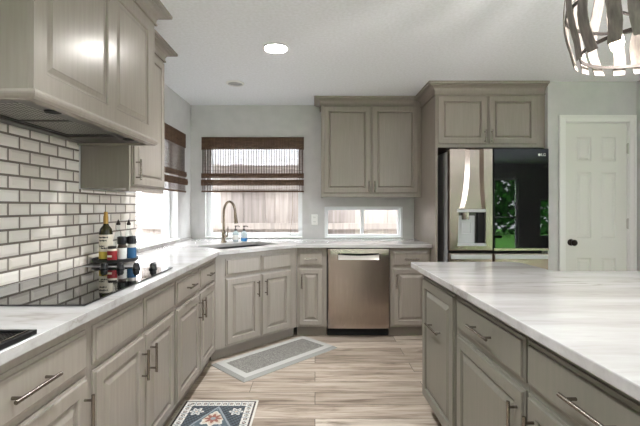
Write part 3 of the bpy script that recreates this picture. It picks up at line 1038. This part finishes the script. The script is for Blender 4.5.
# emblem and letters
lg = MB()
lathe_y(lg, [(.0125, 0), (.0125, .0008)], (2.046, -.0013, 1.751), 20)
em = lg.build('emblem', 'plate', gd)
fc = bpy.data.curves.new('brand_letters', 'FONT'); fc.body = 'LG'; fc.size = .036; fc.extrude = .0005; fc.align_x = 'LEFT'; fc.align_y = 'CENTER'
fo = bpy.data.objects.new('brand_letters', fc); COL.objects.link(fo); fo.parent = gd; fo.location = (2.062, -.0018, 1.751); fo.rotation_euler = (PI/2, 0, 0)
fc.materials.append(M['plate'])
bpy.context.view_layer.update()
me = bpy.data.meshes.new_from_object(fo.evaluated_get(bpy.context.evaluated_depsgraph_get()))
lo_ = bpy.data.objects.new('logo_letters', me); COL.objects.link(lo_); lo_.parent = gd; lo_.matrix_local = fo.matrix_local.copy()
bpy.data.objects.remove(fo)
# lower doors
for a, c in ((lx0, lx1), (gx_, rx1+.02)):
    b = MB(); b.rings(a, c, .07, .852, [(0, .056), (0, .006), (.004, .001), (.010, 0)]); lo_ = b.build('lower_door', 'steel', u)
    b = MB(); b.box(a+.012, c-.012, -.012, -.0005, .80, .84); b.build('handle', 'steel_side', lo_, bevel=.005)
MB().box(rx0+.02, rx1-.02, .06, .5, .001, .068).build('kick_plate', 'blackgap', u) if False else None
for x in (rx0+.05, rx1-.05):
    MB().box(x-.04, x+.04, .03, .12, 1.8095, 1.822).build('hinge_cover', 'black', u, bevel=.003)
for x in (rx0+.08, rx1-.08):
    for y in (.12, .75):
        MB().box(x-.03, x+.03, y-.03, y+.03, .0005, .0195).build('foot', 'black', u)

# ---------------------------------------------------------------- island
IF = .676
IE = .625
def arc(cx, cy, r, a0, a1, n=6):
    return [(cx+r*math.cos(a0+(a1-a0)*i/n), cy+r*math.sin(a0+(a1-a0)*i/n)) for i in range(n+1)]
poly = [(IE, .1), (2.35, .1), (2.35, 2.235)] + arc(1.40+.0, 2.235+.06, .06, -PI/2, -PI, 5) + arc(1.34-.08, 2.63-.08, .08, 0, PI/2, 6) + arc(IE+.02, 2.61, .02, PI/2, PI, 3)
outer = [(x, y, CT1) for x, y in poly]
tag(holed('island_countertop', outer, [], (0, 0, CT0-CT1), 'marble', bevel=.004), 'white veined quartzite island countertop with stepped rounded far edge', 'countertop')
def island_unit(y_far, y_near, label):
    u = empty('island_cabinet', (IF, y_far, 0), -PI/2, label, 'cabinet', 'island cabinets')
    L = y_far-y_near
    base_body(u, L, .60, 'island', .06)
    return u, L
yf = 2.50
u, L = island_unit(yf, 1.92, 'grey green island cabinet at the far corner, one tall pull-out door with horizontal pull')
door(u, yf-2.475, yf-1.938, DZ0, .846, 'island', hnd=(yf-2.2, .605, False), hl=.20, frame=.06)
yf = 1.919
u, L = island_unit(yf, 1.301, 'grey green middle island cabinet with one drawer over one door')
drawer(u, .014, yf-1.309, .698, .846, 'island', hl=.19)
door(u, .014, yf-1.309, DZ0, .674, 'island', hnd=(yf-1.345, HZ, True))
yf = 1.30
u, L = island_unit(yf, .16, 'grey green island cabinet nearest the viewer with wide drawer and long pull')
drawer(u, .008, yf-.665, .698, .846, 'island', hl=.19)
door(u, .008, .33, DZ0, .674, 'island', hnd=(.055, HZ, True))
door(u, .345, yf-.64, DZ0, .674, 'island', hnd=(.375, HZ, True))
u = empty('island_rear_cabinet', (0, 0, 0), 0, 'grey green island rear panelled base below the wide part of the island top', 'cabinet')
MB().box(1.30, 2.05, .17, 2.14, .1, .879).build('body', 'island', u)
MB().box(1.30, 2.0, .2, 2.08, .001, .0995).build('toe_kick', 'toe', u)

PIV = Vector((IE, 2.63, 0))
ROT = Matrix.Translation(PIV) @ Matrix.Rotation(.0165, 4, 'Z') @ Matrix.Translation(-PIV)
bpy.context.view_layer.update()
for o in list(SC.objects):                            # the island stands about one degree off the room's axes
    if o.parent is None and o.name.startswith('island'):
        o.matrix_world = ROT @ o.matrix_world

# ---------------------------------------------------------------- blinds
def blind(root, L, zt, zv, zm, zb):
    """woven shade, local x along, front towards -y. valance zt..zv, open weave to zm, folded hem to zb"""
    b = MB()
    z = zv
    b.box(0, L, -.004, .02, zt-.012, zt)
    nre = int((zt-zv)/.007)
    for k in range(nre):
        zz = zv+k*.007
        b.box(0, L, -.012+.001*(k % 2), -.006, zz, zz+.0062)
    for k in range(int(L/.034)+1):
        x = min(k*.034, L-.004)
        b.box(x, x+.004, -.0145, -.0122, zv, zt)
    b.build('valance', 'bamboo', root)
    b = MB()
    k = 0
    z = zm
    while z < zv:
        b.box(.006, L-.006, .0, .002, z, z+.0041)
        z += .006
    for z2, t in ((zm+(zv-zm)*.28, .006), (zm+(zv-zm)*.12, .004)):
        b.box(.006, L-.006, -.001, .003, z2, z2+t)
    x = .006
    cb = MB()
    while x < L-.006:
        wd = .011
        cb.box(x, x+wd, -.0025, -.0005, zm, zv)
        x += .029
    b.build('woven_panel', 'bamboo_light', root)
    cb.build('cord_bands', 'cordband', root)
    # folded hem: two dense bands, an open strip, a dense bar
    b = MB()
    for (z0, z1, y0) in ((zm-.052, zm+.005, -.014), (zm-.138, zm-.070, -.026)):
        nn = int((z1-z0)/.006)
        for k in range(nn):
            y = y0-.010*math.sin(PI*(k+.5)/nn)
            b.box(0, L, y, y+.005, z0+k*.006, z0+k*.006+.0056)
        for k in range(int(L/.034)+1):
            x = min(k*.034, L-.004)
            b.box(x, x+.004, y0-.0125, y0-.0105, z0, z1)
    b.build('fold', 'bamboo', root)
    b = MB()
    for (za, zb2) in ((zb+.016, zm-.136), (zm-.072, zm-.05)):
        z = za
        while z < zb2:
            b.box(.004, L-.004, -.006, -.004, z, z+.003); z += .0075
        x = .006
        while x < L-.006:
            b.box(x, x+.008, -.008, -.006, za, zb2); x += .029
    b.build('hem_panel', 'bamboo_light', root)
    MB().box(0, L, -.016, -.002, zb, zb+.016).build('bottom_bar', 'bamboo', root)

u = empty('woven_blind', (-1.288, YB-.025, 0), 0, 'brown woven bamboo blind half lowered over the window above the sink', 'blind')
blind(u, 1.162, 2.07, 1.925, 1.655, 1.443)
b = MB(); b.tube([(1.03, -.012, 1.45), (1.035, -.014, 1.2), (1.01, -.012, 1.0), (1.008, -.012, .96)], .0018, 6); b.build('pull_cord', 'bamboo', u)
u = empty('woven_blind', (XL+.025, 3.07, 0), PI/2, 'brown woven bamboo blind on the left wall window beside the narrow cabinet', 'blind')
blind(u, 1.215, 2.055, 1.905, 1.645, 1.43)

# ---------------------------------------------------------------- cooktop and the things on the counter
u = empty('cooktop', (0, 0, CT1), 0, 'black glass electric cooktop with four knobs set in the left counter', 'cooktop')
b = MB(); b.box(-1.372, -.835, 1.45, 2.354, .0005, .007); b.build('glass_top', 'cooktop', u, bevel=.002)
for kx in (-1.205, -1.112, -1.020, -.925):
    b = MB(); b.lathe([(.021, .0072), (.022, .012), (.019, .016), (.018, .034), (.015, .037)], (kx, 2.285, 0), 20)
    b.box(kx-.005, kx+.005, 2.265, 2.305, .034, .043)
    b.build('knob', 'black', u, smooth=True)

# black mesh drying tray, near corner
u = empty('mesh_tray', (-1.0, .9, CT1+.0006), 0, 'black framed metal mesh tray lying on the counter at the near left', 'tray')
b = MB(); x0, x1, ya, yb = -.24, .212, -.32, .235
f = .014
b.box(x0, x1, ya, ya+f, 0, .014); b.box(x0, x1, yb-f, yb, 0, .014); b.box(x0, x0+f, ya+f, yb-f, 0, .014); b.box(x1-f, x1, ya+f, yb-f, 0, .014)
b.build('frame', 'black', u, bevel=.002)
b = MB()
k = x0+f
while k < x1-f:
    b.box(k, k+.003, ya+f, yb-f, .004, .007); k += .011
k = ya+f
while k < yb-f:
    b.box(x0+f, x1-f, k, k+.003, .0045, .0075); k += .011
b.build('wire_mesh', 'iron', u)
MB().box(x0+f, x1-f, ya+f, yb-f, .0003, .0025).build('tray_floor', 'blackgap', u)
b = MB(); b.box(x1-f-.003, x1-f+.001, ya, yb-f, .0142, .0158); b.build('edge_strip', 'nickel', u)

# round turntable tray with bottles
TX, TY = -1.275, 2.56
u = empty('turntable_tray', (TX, TY, CT1+.0006), 0, 'round black turntable tray beyond the cooktop holding bottles', 'tray')
b = MB(); b.lathe([(.05, 0), (.05, .012), (.125, .015), (.133, .02), (.135, .038), (.131, .038), (.128, .022), (.001, .021)], n=36); b.build('plate', 'black', u, smooth=True)
TZ = CT1+.0006+.0225
def at(dx, dy): return (TX+dx, TY+dy, TZ)
u = empty('oil_bottle', at(-.045, -.035), 0, 'tall dark green bottle with gold top and cream label on the round tray', 'bottle')
b = MB(); b.lathe([(.036, 0), (.039, .005), (.039, .175), (.034, .2), (.018, .222), (.0135, .235), (.0135, .265)], n=24); b.build('bottle', 'oil', u, smooth=True)
b = MB(); b.lathe([(.0395, .015), (.0395, .06)], n=24); b.build('label_band', 'label_yellow', u, smooth=True)
b = MB(); b.lathe([(.0395, .0605), (.0395, .165)], n=24); o = b.build('paper_label', 'label_cream', u, smooth=True)
b = MB()
for i, (a0, a1, z) in enumerate(((-2.4, -.8, .145), (-2.2, -1.0, .125), (-2.3, -1.3, .09), (-1.9, -.9, .078))):
    n = 8
    vs = []
    for k in range(n+1):
        a = a0+(a1-a0)*k/n
        vs += [(.0399*math.cos(a), .0399*math.sin(a), z+.003*math.sin(k*2.1)), (.0399*math.cos(a), .0399*math.sin(a), z+.007+.002*math.sin(k*1.7))]
    b.add(vs, [(2*k, 2*k+2, 2*k+3, 2*k+1) for k in range(n)])
b.build('label_print', 'label_dark', u, fix=False)
b = MB(); b.lathe([(.0142, .222), (.0148, .25), (.0148, .275), (.012, .29), (.012, .305), (.009, .308)], n=18); b.build('cap', 'gold', u, smooth=True)
u = empty('spice_jar', at(.02, -.085), 0, 'small jar with red label in front of the tall oil bottle', 'jar')
b = MB(); b.lathe([(.026, 0), (.028, .004), (.028, .072), (.024, .08)], n=20); b.build('jar', 'label_cream', u, smooth=True)
b = MB(); b.lathe([(.0284, .012), (.0284, .068)], n=20); b.build('paper_label', 'label_red', u, smooth=True)
b = MB(); b.box(-.016, .012, -.0292, -.028, .03, .042); b.build('label_patch', 'label_cream', u)
b = MB(); b.lathe([(.024, .0802), (.025, .083), (.025, .094), (.022, .096)], n=20); b.build('lid', 'label_dark', u, smooth=True)
def grinder(p, label, fill, lab):
    u = empty('spice_grinder', p, .5, label, 'grinder')
    b = MB(); b.lathe([(.025, 0), (.027, .004), (.027, .085), (.023, .098), (.022, .102)], n=20); b.build('jar', fill, u, smooth=True)
    b = MB(); b.lathe([(.0274, .012), (.0274, .08)], n=20); b.build('paper_label', lab, u, smooth=True)
    b = MB(); b.lathe([(.0235, .1025), (.028, .106), (.029, .128), (.0285, .148), (.024, .152)], n=14); b.build('grinder_cap', 'black', u, smooth=False, bevel=.001)
grinder(at(.055, -.03), 'black capped spice grinder with white label on the round tray', 'pepper', 'label_white')
grinder(at(.100, -.005+.01), 'black capped spice grinder with blue label at the right of the round tray', 'salt', 'label_blue')
def cruet(p, label):
    u = empty('glass_cruet', p, 0, label, 'bottle', 'clear cruets behind the grinders')
    b = MB(); b.lathe([(.026, 0), (.028, .004), (.028, .13), (.02, .165), (.010, .20), (.010, .225)], n=20); b.build('bottle', 'bottleglass', u, smooth=True)
    b = MB(); b.lathe([(.012, .220), (.013, .232), (.008, .238), (.006, .25)], n=14); b.tube([(0, 0, .24), (.006, -.012, .255), (.014, -.03, .25)], .0035, 8); b.build('pour_spout', 'darkmetal', u, smooth=True)
cruet(at(-.01, .055), 'clear glass cruet with dark pour spout, left of the two behind the grinders')
cruet(at(.055, .06), 'clear glass cruet with dark pour spout, right of the two behind the grinders')

# ---------------------------------------------------------------- mats
def L2(p, q): return math.dist(p, q)
mA, mB = (-.515, 2.90), (.205, 3.62)                  # front corners of the grey mat
u = empty('kitchen_mat', (mA[0], mA[1], 0), PI/4, 'grey cushioned kitchen mat lying diagonally before the corner sink', 'mat')
Lm, Wm, hm = 1.015, .455, .020
def slab_rings(prof, mi=0):
    b = MB(); vs, fs = [], []
    for ins, z in prof: vs += [(ins, ins, z), (Lm-ins, ins, z), (Lm-ins, Wm-ins, z), (ins, Wm-ins, z)]
    for i in range(len(prof)-1):
        for k in range(4): fs.append((i*4+k, i*4+(k+1) % 4, (i+1)*4+(k+1) % 4, (i+1)*4+k))
    b.add(vs, fs)
    return b
slab_rings([(.0, .0006), (0, .004), (.028, hm)]).build('bevelled_edge', 'mat_edge', u)
slab_rings([(.028, hm), (.085, hm)]).build('border', 'mat_rim', u)
b = slab_rings([(.085, hm), (.088, hm-.0015)]); o = len(b.v)-4; b.f.append((o, o+1, o+2, o+3)); b.mi.append(0)
b.build('woven_field', 'mat_field', u)

def rug():
    W_, L_ = .482, .78
    nu, nv = 121, 196
    keys = list(RUG)
    b = MB()
    vs = [(W_*i/nu, -L_*j/nv, .0065) for j in range(nv+1) for i in range(nu+1)]
    fs, mi = [], []
    for j in range(nv):
        for i in range(nu):
            x = (i+.5)/nu*W_; y = (j+.5)/nv*L_
            ex = min(x, W_-x); ey = min(y, L_-y); e = min(ex, ey)
            al = y if ex < ey else x                  # along the border
            c = 's'
            if e < .010: c = 'w'
            elif e < .022: c = 'd' if int(al/.016) % 2 else 'k'
            elif e < .027: c = 'w'
            elif e < .070:                            # cream border with rosettes
                q = (al % .042)-.021; r_ = e-.0485
                rad = math.hypot(q, r_)
                c = 'w'
                if .007 < rad < .013: c = 'd'
                elif rad < .004: c = 'r'
                elif abs(q) > .018: c = 'g'
            elif e < .075: c = 'd'
            else:
                cx, cy = x-W_/2, y-L_/2
                fy = (L_/2-.075); fx = (W_/2-.075)
                d = abs(cx)/fx + abs(cy)/(fy)*1.0
                if d > 1.0:
                    # spandrels with floral scrolls
                    ax, ay = abs(cx)-fx*.74, abs(cy)-fy*.78
                    rad = math.hypot(ax, ay); th = math.atan2(ay, ax)
                    p = .036+.010*math.cos(6*th)
                    c = 'd'
                    if rad < p: c = 'w' if rad > p-.012 else ('g' if rad > .010 else 'b')
                    elif (int(cx/.012)+int(cy/.012)) % 3 == 0: c = 's'
                elif d > .92: c = 'g'
                elif d > .87: c = 's'
                else:
                    ay = abs(cy)-.165
                    rad = math.hypot(cx, ay); th = math.atan2(ay, cx)
                    p = .075+.012*math.cos(8*th)
                    if rad < p:
                        c = 'w' if rad > p-.012 else ('b' if rad > p-.034 else ('r' if rad > .016 else 'g'))
                    elif (int((cx+1)/.014)*3+int(y/.014)*5) % 11 == 0: c = 'g'
                    else: c = 's'
            a = j*(nu+1)+i
            fs.append((a, a+1, a+nu+2, a+nu+1)); mi.append(keys.index(c))
    b.v = vs; b.f = fs; b.mi = mi
    n0 = len(b.v)
    b.add([(0, 0, .0006), (W_, 0, .0006), (W_, -L_, .0006), (0, -L_, .0006), (0, 0, .0065), (W_, 0, .0065), (W_, -L_, .0065), (0, -L_, .0065)],
          [(0, 1, 5, 4), (1, 2, 6, 5), (2, 3, 7, 6), (3, 0, 4, 7)], 0)
    o = b.build('patterned_rug', ['rug_'+k for k in keys], fix=False)
    o.location = (-.852, 2.625, 0)
    tag(o, 'small blue grey and cream medallion rug on the wood floor beside the left cabinets', 'rug')
rug()

# ---------------------------------------------------------------- ceiling fittings
def downlight(x, y, label, group=None):
    u = empty('ceiling_downlight', (x, y, CEIL-.0006), 0, label, 'light', group)
    b = MB(); b.lathe([(.098, 0), (.098, -.004), (.085, -.009), (.078, -.004), (.078, 0)], n=36); b.build('trim_ring', 'white', u, smooth=True)
    b = MB(); b.lathe([(.0775, -.002), (.0775, -.0035), (.001, -.0037)], n=32); b.build('lens', 'lens', u, smooth=True)
downlight(*CANS[0][:2], 'lit round recessed downlight in the ceiling in front of the sink')
u = empty('ceiling_speaker', (-.75, 3.76, CEIL-.0006), 0, 'small unlit round white grille in the ceiling, beyond the lit downlight', 'ceiling grille')
b = MB(); b.lathe([(.085, 0), (.085, -.006), (.07, -.012), (.066, -.006), (.066, 0)], n=32); b.build('rim', 'white', u, smooth=True)
b = MB(); b.lathe([(.0655, -.004), (.05, -.006), (.046, -.004), (.03, -.006), (.026, -.004), (.001, -.005)], n=32); b.build('grille', 'steel_side', u, smooth=True)

# chandelier over the island
CX, CY = 1.15, 1.35
u = empty('chandelier', (CX, CY, CEIL), 0, 'round chandelier of curved weathered strips with bare bulbs over the island', 'chandelier')
zb_, zt_ = 1.793-CEIL, 2.17-CEIL
b = MB(); b.lathe([(.065, -.001), (.065, -.012), (.05, -.024), (.012, -.03)], n=24); b.build('canopy', 'iron', u, smooth=True)
b = MB(); b.tube([(0, 0, -.028), (0, 0, 1.99-CEIL)], .008, 10); b.lathe([(.012, 1.93-CEIL), (.03, 1.94-CEIL), (.03, 1.975-CEIL), (.01, 1.99-CEIL)], n=16); b.build('stem', 'iron', u, smooth=True)
def ring(z, r, name='ring', h=.012):
    n = 48
    b = MB(); vs, fs = [], []
    for k in range(n):
        a = 2*PI*k/n
        for rr, zz in ((r, z), (r+.004, z), (r+.004, z+h), (r, z+h)): vs.append((rr*math.cos(a), rr*math.sin(a), zz))
    for k in range(n):
        for q in range(4): fs.append((k*4+q, k*4+(q+1) % 4, ((k+1) % n)*4+(q+1) % 4, ((k+1) % n)*4+q))
    b.add(vs, fs); return b.build(name, 'iron', u, smooth=True)
def rad_at(z):
    t = (z-zb_)/(zt_-zb_)
    return .218+.045*math.sin(PI*min(1, t*1.02))**.8+.012*max(0, 1-t*9)
ring(1.815-CEIL, .212); ring(1.965-CEIL, rad_at(1.965-CEIL)-.007); ring(2.145-CEIL, .215)
NS = 20
for k in range(NS):
    a = 2*PI*(k+.35)/NS
    er = Vector((math.cos(a), math.sin(a), 0)); et = Vector((-math.sin(a), math.cos(a), 0))
    vs, fs = [], []
    n = 14
    for i in range(n+1):
        z = zb_+(zt_-zb_)*i/n
        r = rad_at(z)
        tw = .012*math.sin(2*PI*i/n)*(1 if k % 2 else -1)
        for s, o_ in ((-1, 0), (1, 0), (1, .003), (-1, .003)):
            p = er*(r+o_)+et*(s*.021+tw); vs.append((p.x, p.y, z))
    for i in range(n):
        for q in range(4): fs.append((i*4+q, i*4+(q+1) % 4, (i+1)*4+(q+1) % 4, (i+1)*4+q))
    fs += [(0, 1, 2, 3), (n*4, n*4+1, n*4+2, n*4+3)]
    b = MB(); b.add(vs, fs); b.build('curved_strip', 'strip', u, smooth=True)
for k in range(4):
    a = 2*PI*k/4+2.55
    ex, ey = .105*math.cos(a), .105*math.sin(a)
    b = MB(); b.tube([(0, 0, 1.955-CEIL), (ex*.6, ey*.6, 1.94-CEIL), (ex, ey, 1.965-CEIL), (ex, ey, 1.935-CEIL)], .006, 8); b.lathe([(.014, 1.90-CEIL), (.014, 1.94-CEIL)], (ex, ey, 0), 14)
    arm = b.build('lamp_arm', 'iron', u, smooth=True)
    b = MB(); b.lathe([(.006, 1.822-CEIL), (.017, 1.83-CEIL), (.022, 1.85-CEIL), (.018, 1.875-CEIL), (.011, 1.8995-CEIL)], (ex, ey, 0), 16); b.build('bulb', 'bulb', arm, smooth=True)
ld = bpy.data.lights.new('chandelier_lamp', 'POINT'); ld.energy = 25; ld.color = (1, .95, .91); ld.shadow_soft_size = .04
lo = bpy.data.objects.new('chandelier_lamp', ld); COL.objects.link(lo); lo.location = (CX, CY, 1.84)
